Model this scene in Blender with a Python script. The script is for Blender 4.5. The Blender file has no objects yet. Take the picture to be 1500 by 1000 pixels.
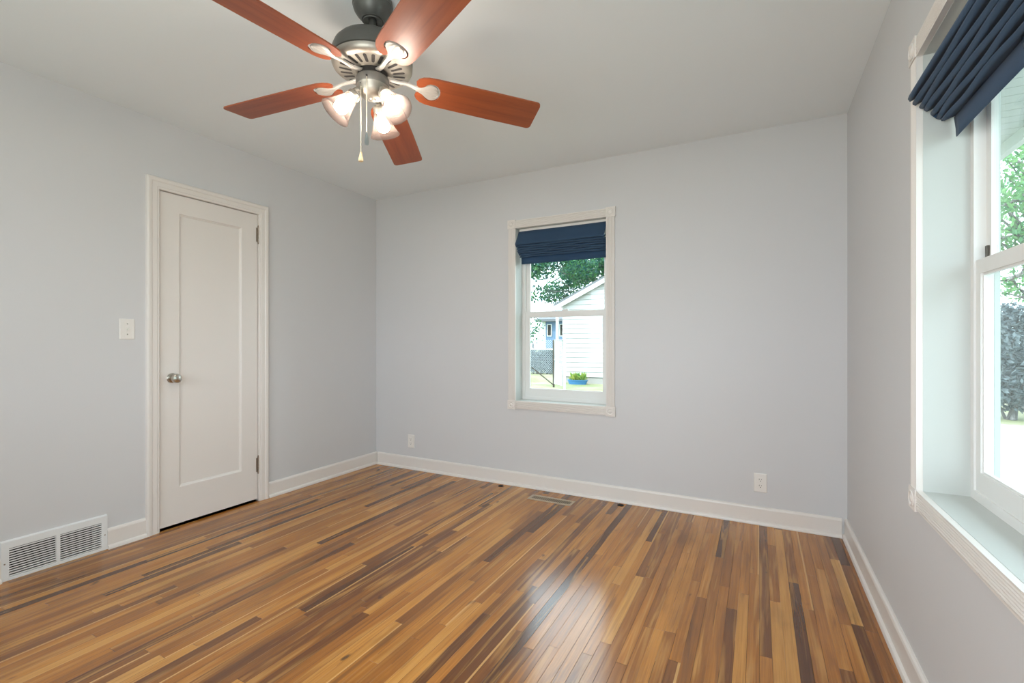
import bpy, bmesh, math, random
from mathutils import Vector, Matrix
random.seed(7)
PI = math.pi
SC = bpy.context.scene
COL = SC.collection

# ------------------------------------------------------------------ camera, world, lights, exposure
F_PX, CAM_H = 691.0, 1.15
YAW = math.atan(362 / F_PX)
cam_d = bpy.data.cameras.new('camera'); cam = bpy.data.objects.new('camera', cam_d); COL.objects.link(cam)
cam_d.sensor_width = 36; cam_d.lens = 36 * F_PX / 1500; cam_d.clip_start = 0.02; cam_d.clip_end = 300
cam.location = (0, 0, CAM_H); cam.rotation_euler = (PI / 2, 0, YAW)
SC.camera = cam

XL, XR, YB, YR, ZC = -3.21, 0.458, 3.36, -0.53, 2.487     # room: left, right, back, rear, ceiling
GZ = -0.5                                                  # ground outside
WT = 0.158                                                 # wall thickness

w = bpy.data.worlds.new('world'); SC.world = w; w.use_nodes = True
bg = w.node_tree.nodes['Background']
bg.inputs['Color'].default_value = (0.80, 0.91, 1.0, 1); bg.inputs['Strength'].default_value = 4.3

def light(name, typ, loc, rot, energy, color, **kw):
    d = bpy.data.lights.new(name, typ); d.energy = energy; d.color = color
    o = bpy.data.objects.new(name, d); COL.objects.link(o); o.location = loc; o.rotation_euler = rot
    for k, v in kw.items(): setattr(d, k, v)
    return o
sun = light('sun', 'SUN', (0, 0, 20), (0, 0, 0), 4.0, (1.0, 0.95, 0.86), angle=0.01)
sun.rotation_euler = Vector((0.62, 0.50, -0.75)).to_track_quat('-Z', 'Y').to_euler()
# added fill lights at two invented openings in the unseen wall behind the camera
REAR_FILL_OPENINGS = [(-2.55, -1.55), (-1.15, 0.05)]
for (a0, a1), pw in zip(REAR_FILL_OPENINGS, (4, 18)):
    light('rear_fill_light', 'AREA', ((a0 + a1) / 2, YR - 0.05, 1.42), (PI / 2, 0, 0), pw, (0.93, 0.97, 1.0),
          shape='RECTANGLE', size=a1 - a0 - 0.06, size_y=1.25)
# sky portals in the two windows in view (they only guide sampling of the sky)
for loc, rot, sx, sy in (((-1.353, YB + 0.2, 1.365), (-PI / 2, 0, 0), 0.72, 1.36), ((XR + 0.2, 1.32, 1.365), (0, PI / 2, 0), 1.36, 1.18)):
    p = light('window_portal', 'AREA', loc, rot, 1, (1, 1, 1), shape='RECTANGLE', size=sx, size_y=sy)
    p.data.cycles.is_portal = True
vs = SC.view_settings
vs.view_transform = 'Standard'; vs.look = 'None'; vs.exposure = 0.31; vs.gamma = 1.0; vs.use_curve_mapping = False
SC.cycles.sample_clamp_indirect = 6.0
SC.cycles.max_bounces = 12; SC.cycles.diffuse_bounces = 7; SC.cycles.transparent_max_bounces = 16
BULB = 330.0

# ------------------------------------------------------------------ helpers
def tag(o, label=None, cat=None, group=None, kind=None):
    if label: o['label'] = label
    if cat: o['category'] = cat
    if group: o['group'] = group
    if kind: o['kind'] = kind
    return o

def empty(name, loc, rz=0.0):
    o = bpy.data.objects.new(name, None); COL.objects.link(o); o.location = loc; o.rotation_euler = (0, 0, rz)
    o.empty_display_size = 0.1
    return o

def root_loc(o):
    v = Vector((0, 0, 0))
    while o is not None:
        v += Vector(o.location); o = o.parent
    return v

class MB:
    """collects geometry in world space (or local when built with local=True)"""
    def __init__(s): s.v = []; s.f = []; s.smooth = []
    def add(s, vs, fs, smooth=False):
        b = len(s.v); s.v += [tuple(v) for v in vs]
        for f in fs: s.f.append([b + i for i in f]); s.smooth.append(smooth)
        return s
    def box(s, p0, p1):
        (x0, y0, z0), (x1, y1, z1) = p0, p1
        return s.hexa([(x0, y0, z0), (x1, y0, z0), (x1, y1, z0), (x0, y1, z0), (x0, y0, z1), (x1, y0, z1), (x1, y1, z1), (x0, y1, z1)])
    def hexa(s, c):
        return s.add(c, [(0, 3, 2, 1), (4, 5, 6, 7), (0, 1, 5, 4), (1, 2, 6, 5), (2, 3, 7, 6), (3, 0, 4, 7)])
    def pbox(s, P, a0, a1, z0, z1, t0, t1):
        return s.hexa([P(a0, z0, t0), P(a1, z0, t0), P(a1, z0, t1), P(a0, z0, t1), P(a0, z1, t0), P(a1, z1, t0), P(a1, z1, t1), P(a0, z1, t1)])
    def ring(s, P, a0, a1, z0, z1, wa, wb, wt, t0, t1):
        """rectangular frame: side width wa, bottom wb, top wt"""
        s.pbox(P, a0, a0 + wa, z0, z1, t0, t1); s.pbox(P, a1 - wa, a1, z0, z1, t0, t1)
        s.pbox(P, a0 + wa, a1 - wa, z0, z0 + wb, t0, t1); s.pbox(P, a0 + wa, a1 - wa, z1 - wt, z1, t0, t1)
        return s
    def loft(s, rows, closed=True, caps=True, smooth=False):
        n = len(rows[0]); vs = [p for r in rows for p in r]; fs = []
        for i in range(len(rows) - 1):
            for j in range(n if closed else n - 1):
                k = (j + 1) % n
                fs.append((i * n + j, i * n + k, (i + 1) * n + k, (i + 1) * n + j))
        s.add(vs, fs, smooth)
        if caps and closed:
            s.add(rows[0], [tuple(range(n))][::-1]); s.add(rows[-1], [tuple(range(n))])
        return s
    def lathe(s, prof, o=(0, 0, 0), axis=(0, 0, 1), n=40, smooth=True, sweep=2 * PI):
        q = Vector((0, 0, 1)).rotation_difference(Vector(axis).normalized()); o = Vector(o)
        rows = []
        for r, z in prof:
            rows.append([o + q @ Vector((r * math.cos(2 * PI * k / n), r * math.sin(2 * PI * k / n), z)) for k in range(n)])
        return s.loft(rows, caps=False, smooth=smooth)
    def tube(s, pts, r, n=8, smooth=True, caps=True):
        pts = [Vector(p) for p in pts]; rows = []
        rr = r if isinstance(r, (list, tuple)) else [r] * len(pts)
        for i, p in enumerate(pts):
            d = (pts[min(i + 1, len(pts) - 1)] - pts[max(i - 1, 0)]).normalized()
            a = d.cross(Vector((0, 0, 1)))
            if a.length < 1e-3: a = Vector((1, 0, 0))
            a.normalize(); b = d.cross(a)
            rows.append([p + (a * math.cos(2 * PI * k / n) + b * math.sin(2 * PI * k / n)) * rr[i] for k in range(n)])
        return s.loft(rows, caps=caps, smooth=smooth)
    def sphere(s, o, r, n=20, m=12, sc=(1, 1, 1)):
        rows = []
        for i in range(m + 1):
            t = PI * i / m; rad = max(math.sin(t), 1e-3)
            rows.append([(o[0] + r * sc[0] * rad * math.cos(2 * PI * k / n), o[1] + r * sc[1] * rad * math.sin(2 * PI * k / n), o[2] - r * sc[2] * math.cos(t)) for k in range(n)])
        return s.loft(rows, smooth=True)
    def prism(s, poly, lo, hi, fn=lambda p, h: (p[0], p[1], h)):
        n = len(poly)
        s.add([fn(p, lo) for p in poly] + [fn(p, hi) for p in poly],
              [tuple(range(n))[::-1], tuple(range(n, 2 * n))] + [(i, (i + 1) % n, n + (i + 1) % n, n + i) for i in range(n)])
        return s
    def build(s, name, m, parent=None, local=False, bevel=0.0, weld=True, tri=False, sharp=True):
        me = bpy.data.meshes.new(name)
        off = Vector((0, 0, 0)) if local or parent is None else root_loc(parent)
        me.from_pydata([tuple(Vector(v) - off) for v in s.v], [], s.f)
        for p, sm in zip(me.polygons, s.smooth): p.use_smooth = sm
        if weld or tri:
            bm = bmesh.new(); bm.from_mesh(me)
            bmesh.ops.remove_doubles(bm, verts=bm.verts, dist=1e-6)
            bmesh.ops.recalc_face_normals(bm, faces=bm.faces)
            if tri: bmesh.ops.triangulate(bm, faces=[f for f in bm.faces if len(f.verts) > 4])
            bm.to_mesh(me); bm.free()
        me.materials.append(m)
        if any(s.smooth) and sharp: me.set_sharp_from_angle(angle=0.6)
        o = bpy.data.objects.new(name, me); COL.objects.link(o)
        if parent is not None: o.parent = parent
        if bevel:
            b = o.modifiers.new('bevel', 'BEVEL'); b.width = bevel; b.segments = 2; b.limit_method = 'ANGLE'; b.angle_limit = 0.7
        return o

def dup(o, parent=None):
    c = o.copy(); COL.objects.link(c); c.parent = parent
    for ch in list(o.children): dup(ch, c)
    return c

def rnd_poly(pts, r, n=5):
    """rounds polygon corners; r is one radius or a list"""
    out = []; N = len(pts)
    for i in range(N):
        p = Vector(pts[i]); a = Vector(pts[i - 1]); b = Vector(pts[(i + 1) % N])
        rr = r[i] if isinstance(r, (list, tuple)) else r
        if rr <= 0: out.append(tuple(p)); continue
        u = (a - p).normalized() * rr; v = (b - p).normalized() * rr
        for k in range(n + 1):
            t = k / n; out.append(tuple((p + u) * (1 - t) ** 2 + p * 2 * t * (1 - t) + (p + v) * t * t))
    return out

# ------------------------------------------------------------------ materials
class N:
    def __init__(s, name):
        s.m = bpy.data.materials.new(name); s.m.use_nodes = True; s.t = s.m.node_tree
        s.b = s.t.nodes['Principled BSDF']; s.out = s.t.nodes['Material Output']
    def n(s, typ, **kw):
        x = s.t.nodes.new(typ)
        for k, v in kw.items(): setattr(x, k, v)
        return x
    def l(s, a, b): s.t.links.new(a, b)
    def val(s, sock, x):
        if isinstance(x, bpy.types.NodeSocket): s.l(x, sock)
        else: sock.default_value = x
    def math(s, op, a, b=0.0, c=0.0):
        x = s.n('ShaderNodeMath', operation=op); s.val(x.inputs[0], a); s.val(x.inputs[1], b)
        if op == 'MULTIPLY_ADD': s.val(x.inputs[2], c)
        return x.outputs[0]
    def mix(s, f, a, b, blend='MIX'):
        x = s.n('ShaderNodeMix', data_type='RGBA', blend_type=blend)
        s.val(x.inputs[0], f); s.val(x.inputs[6], a); s.val(x.inputs[7], b); return x.outputs[2]
    def ramp(s, f, stops):
        x = s.n('ShaderNodeValToRGB'); e = x.color_ramp.elements
        while len(e) < len(stops): e.new(0.5)
        for q, (p, c) in zip(e, stops): q.position = p; q.color = (*c, 1) if len(c) == 3 else c
        s.val(x.inputs[0], f); return x.outputs[0]
    def noise(s, vec, scale, detail=3, rough=0.5, dist=0.0):
        x = s.n('ShaderNodeTexNoise'); x.inputs['Scale'].default_value = scale; x.inputs['Detail'].default_value = detail
        x.inputs['Roughness'].default_value = rough; x.inputs['Distortion'].default_value = dist
        if vec is not None: s.l(vec, x.inputs['Vector'])
        return x.outputs[0]
    def obj(s): return s.n('ShaderNodeTexCoord').outputs['Object']
    def scale(s, vec, sc):
        x = s.n('ShaderNodeMapping'); x.inputs['Scale'].default_value = sc; s.l(vec, x.inputs['Vector']); return x.outputs[0]
    def bump(s, h, strength, dist=0.001):
        x = s.n('ShaderNodeBump'); x.inputs['Strength'].default_value = strength; x.inputs['Distance'].default_value = dist
        s.l(h, x.inputs['Height']); s.l(x.outputs[0], s.b.inputs['Normal'])
    def set(s, **kw):
        for k, v in kw.items(): s.val(s.b.inputs[k.replace('_', ' ')], v)
        return s

def paint(name, c, rough=0.5, var=0.03, bump=0.05, scale=6.0, spec=0.3):
    k = N(name); v = k.obj(); f = k.noise(v, scale, 4)
    d = tuple(x * (1 - var) for x in c)
    k.set(Base_Color=k.mix(f, (*c, 1), (*d, 1)), Roughness=rough, Specular_IOR_Level=spec)
    if bump: k.bump(k.noise(v, 220, 2), bump, 0.0006)
    return k.m

def metal(name, c, rough=0.35, metallic=1.0):
    k = N(name); f = k.noise(k.obj(), 90, 2)
    k.set(Base_Color=k.mix(f, (*c, 1), (*[x * 0.88 for x in c], 1)), Roughness=rough, Metallic=metallic); return k.m

M = {}
M['wall'] = paint('wall_paint', (0.658, 0.664, 0.672), 0.55, 0.015, 0.12)
M['ceiling'] = paint('ceiling_paint', (0.835, 0.885, 0.905), 0.7, 0.015, 0.15)
M['trim'] = paint('trim_paint', (0.80, 0.765, 0.725), 0.32, 0.02, 0.02, spec=0.45)
M['jamb'] = paint('window_jamb_paint', (0.57, 0.595, 0.57), 0.35, 0.03, 0.02)  # greyer and greener than the trim
M['door'] = paint('door_paint', (0.80, 0.765, 0.725), 0.30, 0.02, 0.03, spec=0.45)
M['vinyl'] = paint('window_vinyl', (0.80, 0.80, 0.78), 0.35, 0.01, 0.0)
M['plastic'] = paint('white_plastic', (0.82, 0.80, 0.76), 0.3, 0.01, 0.0, spec=0.5)
M['grille'] = paint('grille_enamel', (0.80, 0.82, 0.82), 0.35, 0.01, 0.0)
M['dark'] = paint('dark_void', (0.012, 0.012, 0.012), 0.8, 0.1, 0.0)
M['darkmetal'] = metal('dark_bronze', (0.10, 0.085, 0.07), 0.4)
M['brass'] = metal('aged_brass', (0.60, 0.49, 0.36), 0.4, 0.5)
M['hinge'] = metal('hinge_steel', (0.40, 0.34, 0.28), 0.35)
M['knob'] = metal('satin_nickel', (0.60, 0.57, 0.51), 0.24)
M['nickel'] = metal('fan_pewter', (0.46, 0.43, 0.375), 0.42, 0.75)
M['pewter_shaded'] = metal('fan_pewter_shaded', (0.125, 0.128, 0.118), 0.42, 0.6)  # shade on canopy and upper motor put into the metal colour
M['pewter_mid'] = metal('fan_pewter_mid', (0.22, 0.205, 0.185), 0.55, 0.5)
M['iron'] = metal('blade_iron_silver', (0.47, 0.445, 0.41), 0.5, 0.35)
M['chain'] = metal('pull_chain', (0.80, 0.74, 0.60), 0.35, 0.6)
M['fob'] = paint('ivory_fob', (0.85, 0.68, 0.42), 0.35, 0.03, 0.0)
M['slot'] = paint('slot_dark', (0.035, 0.032, 0.03), 0.7, 0.1, 0.0)

def floor_mat():
    k = N('oak_strip_floor'); v = k.obj()
    sp = k.n('ShaderNodeSeparateXYZ'); k.l(v, sp.inputs[0]); x, y = sp.outputs[0], sp.outputs[1]
    W = 0.0415
    u = k.math('MULTIPLY', x, 1 / W); row = k.math('FLOOR', u); fu = k.math('FRACT', u)
    def wn(a, b):
        c = k.n('ShaderNodeCombineXYZ'); k.val(c.inputs[0], a); k.val(c.inputs[1], b)
        n = k.n('ShaderNodeTexWhiteNoise', noise_dimensions='2D'); k.l(c.outputs[0], n.inputs['Vector']); return n.outputs['Value'], n.outputs['Color']
    r1, c1 = wn(row, 3.3); r2, _ = wn(row, 17.7)
    L = k.math('MULTIPLY_ADD', r2, 1.3, 0.55)                    # strip length differs from row to row
    t = k.math('ADD', k.math('DIVIDE', y, L), k.math('MULTIPLY', r1, 31.0))
    pid = k.math('FLOOR', t); ft = k.math('FRACT', t)
    rp, cp = wn(row, k.math('ADD', pid, 0.5))
    sc = k.n('ShaderNodeSeparateColor'); k.l(cp, sc.inputs[0])
    base = k.ramp(rp, [(0.0, (0.085, 0.028, 0.006)), (0.09, (0.17, 0.058, 0.011)), (0.28, (0.29, 0.106, 0.016)), (0.60, (0.42, 0.160, 0.022)), (0.86, (0.51, 0.215, 0.036)), (1.0, (0.62, 0.31, 0.075))])
    # grain, each strip with its own offset
    cv = k.n('ShaderNodeCombineXYZ'); k.l(k.math('MULTIPLY_ADD', rp, 40.0, x), cv.inputs[0]); k.l(y, cv.inputs[1]); k.l(sc.outputs[0], cv.inputs[2])
    g = k.noise(k.scale(cv.outputs[0], (130, 2.6, 1)), 1.0, 5, 0.62, 0.7)
    g2 = k.noise(k.scale(cv.outputs[0], (22, 1.1, 1)), 1.0, 3, 0.5, 1.2)
    col = k.mix(0.55, base, k.ramp(g, [(0.28, (0.30, 0.28, 0.25)), (0.5, (0.52, 0.51, 0.50)), (0.72, (0.74, 0.74, 0.73))]), 'OVERLAY')
    col = k.mix(k.ramp(g2, [(0.52, (0, 0, 0)), (0.68, (0.55, 0.55, 0.55))]), col, (0.66, 0.34, 0.085, 1))      # pale sapwood streaks
    col = k.mix(k.ramp(g2, [(0.30, (0.55, 0.55, 0.55)), (0.42, (0, 0, 0))]), col, (0.15, 0.06, 0.018, 1))      # dark heart streaks
    big = k.noise(v, 1.7, 3, 0.5)                               # worn, uneven stain over the whole floor
    col = k.mix(k.ramp(big, [(0.40, (0.0, 0.0, 0.0)), (0.72, (0.45, 0.45, 0.45))]), col, k.mix(1.0, col, (0.62, 0.60, 0.60, 1), 'MULTIPLY'))
    kn = k.noise(k.scale(v, (1.0, 0.55, 1)), 5.5, 4, 0.65)       # blackened spots
    col = k.mix(k.ramp(kn, [(0.70, (0, 0, 0)), (0.80, (0.75, 0.75, 0.75))]), col, (0.05, 0.032, 0.022, 1))
    pale = k.math('MULTIPLY', k.math('GREATER_THAN', fu, k.math('MULTIPLY_ADD', g2, 0.25, 0.70)), k.math('GREATER_THAN', sc.outputs[1], 0.87))
    col = k.mix(k.math('MULTIPLY', pale, 0.75), col, (0.74, 0.42, 0.14, 1))                                 # sapwood edge on some strips
    sp2 = k.noise(k.scale(v, (1.0, 0.45, 1)), 13.0, 2, 0.5)
    col = k.mix(k.ramp(sp2, [(0.72, (0, 0, 0)), (0.77, (0.8, 0.8, 0.8))]), col, (0.03, 0.02, 0.015, 1))      # small knots
    smg = k.noise(k.scale(v, (1.0, 0.3, 1)), 4.2, 5, 0.6)
    col = k.mix(k.ramp(smg, [(0.56, (0, 0, 0)), (0.72, (0.55, 0.55, 0.55))]), col, k.mix(1.0, col, (0.42, 0.40, 0.40, 1), 'MULTIPLY'))
    # seams
    gw = 0.032
    e1 = k.math('LESS_THAN', fu, gw); e2 = k.math('LESS_THAN', k.math('MULTIPLY', ft, L), 0.0016)
    seam = k.math('MAXIMUM', e1, e2)
    op = k.math('GREATER_THAN', k.noise(k.scale(v, (30, 1.3, 1)), 1.0, 2), 0.47)
    seam2 = k.math('MULTIPLY', seam, k.math('MULTIPLY_ADD', op, 0.55, 0.3))
    col = k.mix(seam2, col, (0.02, 0.011, 0.006, 1))
    rg = k.math('MULTIPLY_ADD', k.noise(v, 3.5, 4), 0.12, 0.135)
    k.set(Base_Color=col, Roughness=k.math('MULTIPLY_ADD', seam, 0.4, rg), Specular_IOR_Level=k.math('MULTIPLY_ADD', seam2, -0.78, 0.78))
    h = k.math('ADD', k.math('MULTIPLY', seam2, -1.0), k.math('MULTIPLY', k.noise(k.scale(cv.outputs[0], (26, 1.6, 1)), 1.0, 2), 0.55))
    h = k.math('ADD', h, k.math('MULTIPLY', rp, 0.25))
    k.bump(h, 0.22, 0.0012)
    return k.m
M['floor'] = floor_mat()

def blade_mat():
    k = N('cherry_blade'); v = k.obj()
    g = k.noise(k.scale(v, (2.2, 38, 1)), 1.0, 4, 0.6, 0.4)
    k.set(Base_Color=k.ramp(g, [(0.25, (0.20, 0.042, 0.013)), (0.6, (0.30, 0.07, 0.02)), (0.9, (0.36, 0.10, 0.03))]), Roughness=0.42, Specular_IOR_Level=0.6)
    return k.m
M['blade'] = blade_mat()

def fabric(name, c):
    k = N(name); v = k.obj()
    wv = k.noise(k.scale(v, (900, 900, 900)), 1.0, 2)
    f = k.noise(v, 5, 3)
    k.set(Base_Color=k.mix(f, (*c, 1), (*[x * 0.8 for x in c], 1)), Roughness=0.75, Specular_IOR_Level=0.25, Sheen_Weight=0.15)
    k.bump(wv, 0.3, 0.0006)
    # a little daylight comes through the cloth
    tr = k.n('ShaderNodeBsdfTranslucent'); tr.inputs[0].default_value = (c[0] * 1.2, c[1] * 1.4, c[2] * 1.5, 1)
    ms = k.n('ShaderNodeMixShader'); ms.inputs[0].default_value = 0.25
    k.l(k.b.outputs[0], ms.inputs[1]); k.l(tr.outputs[0], ms.inputs[2]); k.l(ms.outputs[0], k.out.inputs[0])
    return k.m
M['navy'] = fabric('navy_cloth', (0.047, 0.100, 0.185))

def glass(name, c, refl=0.9):
    k = N(name); k.t.nodes.remove(k.b)
    tr = k.n('ShaderNodeBsdfTransparent'); tr.inputs[0].default_value = (*c, 1)
    gl = k.n('ShaderNodeBsdfGlossy'); gl.inputs['Roughness'].default_value = 0.02; gl.inputs[0].default_value = (refl, refl, refl, 1)
    lw = k.n('ShaderNodeLayerWeight'); lw.inputs[0].default_value = 0.5
    ms = k.n('ShaderNodeMixShader'); k.l(k.math('MULTIPLY_ADD', k.math('POWER', lw.outputs['Facing'], 4.0), 0.55, 0.02), ms.inputs[0]); k.l(tr.outputs[0], ms.inputs[1]); k.l(gl.outputs[0], ms.inputs[2])
    k.l(ms.outputs[0], k.out.inputs[0]); return k.m
M['glass'] = glass('window_glass', (0.93, 0.975, 0.97))
M['clear'] = glass('clear_plastic', (0.78, 0.84, 0.86))

def shade_mat():
    k = N('frosted_glass_shade')
    f = k.noise(k.obj(), 14, 3)
    c = k.mix(f, (0.040, 0.030, 0.026, 1), (0.033, 0.0245, 0.021, 1))
    k.set(Base_Color=c, Roughness=0.6, Specular_IOR_Level=0.04)
    tr = k.n('ShaderNodeBsdfTranslucent'); k.l(c, tr.inputs[0])
    ms = k.n('ShaderNodeMixShader'); ms.inputs[0].default_value = 0.55
    k.l(k.b.outputs[0], ms.inputs[1]); k.l(tr.outputs[0], ms.inputs[2])
    cl = k.n('ShaderNodeBsdfTransparent'); m2 = k.n('ShaderNodeMixShader'); m2.inputs[0].default_value = 0.40
    k.l(ms.outputs[0], m2.inputs[1]); k.l(cl.outputs[0], m2.inputs[2]); k.l(m2.outputs[0], k.out.inputs[0]); return k.m
M['shade'] = shade_mat()
def emit(name, c, s):
    k = N(name); k.set(Base_Color=(1, 1, 1, 1), Emission_Color=(*c, 1), Emission_Strength=s); return k.m
M['bulb'] = emit('lit_bulb', (1.0, 0.89, 0.77), BULB)

# outdoors
M['siding'] = paint('white_siding', (0.50, 0.505, 0.51), 0.6, 0.02, 0.0)
M['bluesiding'] = paint('blue_siding', (0.13, 0.21, 0.33), 0.7, 0.06, 0.0)
M['roofing'] = paint('grey_shingle', (0.16, 0.17, 0.19), 0.9, 0.3, 0.0, 30)
M['outwhite'] = paint('exterior_white', (0.58, 0.63, 0.61), 0.5, 0.02, 0.0)
M['galv'] = metal('galvanised_steel', (0.50, 0.54, 0.58), 0.45, 0.7)
M['tub'] = paint('blue_tub', (0.06, 0.20, 0.42), 0.4, 0.05, 0.0)
M['soil'] = paint('soil', (0.07, 0.05, 0.035), 0.95, 0.4, 0.0, 20)
M['concrete'] = paint('concrete', (0.36, 0.345, 0.335), 0.9, 0.12, 0.0, 3)
def lawn():
    k = N('lawn'); v = k.obj(); f = k.noise(v, 0.9, 5, 0.6); g = k.noise(v, 14, 3)
    c = k.ramp(f, [(0.35, (0.40, 0.37, 0.30)), (0.52, (0.33, 0.33, 0.21)), (0.7, (0.22, 0.28, 0.12))])
    k.set(Base_Color=k.mix(g, c, k.mix(1.0, c, (0.6, 0.65, 0.55, 1), 'MULTIPLY')), Roughness=0.95, Specular_IOR_Level=0.1); return k.m
M['lawn'] = lawn()
def leaf(name, a, b):
    k = N(name); gi = k.n('ShaderNodeNewGeometry'); c = k.mix(gi.outputs['Random Per Island'], (*a, 1), (*b, 1))
    k.set(Base_Color=c, Roughness=0.5, Specular_IOR_Level=0.35)
    tr = k.n('ShaderNodeBsdfTranslucent'); k.l(c, tr.inputs[0])
    ms = k.n('ShaderNodeMixShader'); ms.inputs[0].default_value = 0.4
    k.l(k.b.outputs[0], ms.inputs[1]); k.l(tr.outputs[0], ms.inputs[2]); k.l(ms.outputs[0], k.out.inputs[0]); return k.m
M['leaf'] = leaf('tree_leaf', (0.015, 0.075, 0.085), (0.07, 0.20, 0.06))
M['leaf2'] = leaf('bright_leaf', (0.05, 0.20, 0.08), (0.20, 0.40, 0.15))
M['leaf3'] = leaf('dark_leaf', (0.03, 0.06, 0.075), (0.24, 0.30, 0.33))
M['leaf4'] = leaf('plant_leaf', (0.08, 0.24, 0.05), (0.42, 0.45, 0.10))
def bark():
    k = N('bark'); v = k.obj(); f = k.noise(k.scale(v, (7, 7, 1.6)), 1.0, 6, 0.7, 1.0)
    k.set(Base_Color=k.ramp(f, [(0.35, (0.05, 0.045, 0.045)), (0.55, (0.20, 0.19, 0.19)), (0.72, (0.46, 0.45, 0.46))]), Roughness=0.95)
    k.bump(f, 1.0, 0.08); return k.m
M['bark'] = bark()

# ------------------------------------------------------------------ room shell
PB = lambda a, z, t: (a, YB - t, z)            # back wall: a = x, t into the room
PL = lambda a, z, t: (XL + t, a, z)            # left wall: a = y
PR = lambda a, z, t: (XR - t, a, z)            # right wall: a = y
PQ = lambda a, z, t: (a, YR + t, z)            # rear wall

def wall(name, P, a0, a1, z0, z1, holes, m):
    """solid wall with rectangular openings, built from slabs"""
    b = MB(); xs = sorted({a0, a1, *[h[0] for h in holes], *[h[1] for h in holes]})
    for i in range(len(xs) - 1):
        x0, x1 = xs[i], xs[i + 1]; cuts = sorted((h[2], h[3]) for h in holes if h[0] <= x0 + 1e-6 and h[1] >= x1 - 1e-6)
        z = z0
        for c0, c1 in cuts:
            if c0 > z: b.pbox(P, x0, x1, z, c0, -WT, 0)
            z = c1
        if z < z1: b.pbox(P, x0, x1, z, z1, -WT, 0)
    return tag(b.build(name, m, weld=False), kind='structure')

OPEN_Z = (0.678, 2.052)
BW = (-1.722, -0.984); RW = (0.72, 1.92)
DOOR = (1.531, 2.170, 2.066)
G = 0.02
wall('wall_back', PB, XL - WT, XR + WT, -0.12, ZC + 0.1, [(BW[0] - G, BW[1] + G, OPEN_Z[0] - G, OPEN_Z[1] + G)], M['wall'])
wall('wall_right', PR, YR, YB, -0.12, ZC + 0.1, [(RW[0] - G, RW[1] + G, OPEN_Z[0] - G, OPEN_Z[1] + G)], M['wall'])
wall('wall_left', PL, YR, YB, -0.12, ZC + 0.1, [(DOOR[0] - G, DOOR[1] + G, 0.0, DOOR[2] + G), (0.885, 1.251, 0.012, 0.157)], M['wall'])
wall('wall_rear', PQ, XL - WT, XR + WT, -0.12, ZC + 0.1, [(a0, a1, 0.78, 2.06) for a0, a1 in REAR_FILL_OPENINGS], M['wall'])
tag(MB().box((XL - 0.6, YR - WT, -0.1), (XR, YB, 0)).build('floor', M['floor'], weld=False), kind='structure')
tag(MB().box((XL, YR, ZC), (XR, YB, ZC + 0.1)).build('ceiling', M['ceiling'], weld=False), kind='structure')

# simple frames added around the unseen fill-light openings behind the camera
for i, (a0, a1) in enumerate(REAR_FILL_OPENINGS):
    o = MB().ring(PQ, a0, a1, 0.78, 2.06, 0.03, 0.03, 0.03, -0.16, -0.08).pbox(PQ, a0 + 0.03, a1 - 0.03, 1.40, 1.44, -0.14, -0.10).build('window_%d' % (3 + i), M['vinyl'], weld=False)
    tag(o, kind='structure')

# baseboards with shoe moulding
BP = [(0, 0), (0.028, 0), (0.028, 0.006), (0.024, 0.016), (0.015, 0.022), (0.015, 0.098), (0.012, 0.106), (0.006, 0.111), (0, 0.111)]
def baseboard(name, P, a0, a1):
    rows = [[P(a, z, t) for t, z in BP] for a in (a0, a1)]
    return tag(MB().loft(rows).build(name, M['trim']), kind='structure')
baseboard('baseboard_left', PL, DOOR[1] + 0.072, YB)
baseboard('baseboard_left_of_door', PL, 1.2755, DOOR[0] - 0.070)
baseboard('baseboard_left_rear', PL, YR, 0.8605)
baseboard('baseboard_back', PB, XL + 0.028, XR - 0.028)
baseboard('baseboard_right', PR, YR, YB)
baseboard('baseboard_rear', PQ, XL + 0.028, XR - 0.028)

# ------------------------------------------------------------------ door
CP = [(0, 0), (0, 0.013), (0.004, 0.016), (0.012, 0.0165), (0.016, 0.019), (0.040, 0.019), (0.046, 0.024), (0.060, 0.026), (0.066, 0.024), (0.070, 0.018), (0.070, 0)]
def casing(P, a0, a1, zt):
    rows = []
    for (a, z, da, dz) in ((a0, 0, -1, 0), (a0, zt, -1, 1), (a1, zt, 1, 1), (a1, 0, 1, 0)):
        rows.append([P(a + da * u, z + dz * u, t) for u, t in CP])
    return MB().loft(rows)
door = MB()
d0, d1, dz0, dz1 = DOOR[0] + 0.004, DOOR[1] - 0.004, 0.016, DOOR[2] - 0.004
TF = -0.002                                        # door face just behind the wall plane
p0, p1, q0, q1 = 1.645, 2.052, 0.238, 1.952        # the one recessed panel
door.pbox(PL, d0, p0, dz0, dz1, TF - 0.035, TF); door.pbox(PL, p1, d1, dz0, dz1, TF - 0.035, TF)
door.pbox(PL, p0, p1, dz0, q0, TF - 0.035, TF); door.pbox(PL, p0, p1, q1, dz1, TF - 0.035, TF)
mw = 0.014
def rect(i, t): return [PL(p0 + i, q0 + i, t), PL(p1 - i, q0 + i, t), PL(p1 - i, q1 - i, t), PL(p0 + i, q1 - i, t)]
door.loft([rect(0, TF), rect(0.004, TF - 0.001), rect(0.008, TF - 0.006), rect(mw, TF - 0.009), rect(mw + 0.002, TF - 0.012)], caps=False)
door.add(rect(mw + 0.002, TF - 0.012), [(0, 1, 2, 3)])
door_o = tag(door.build('door_1', M['door'], weld=False), kind='structure')
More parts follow.
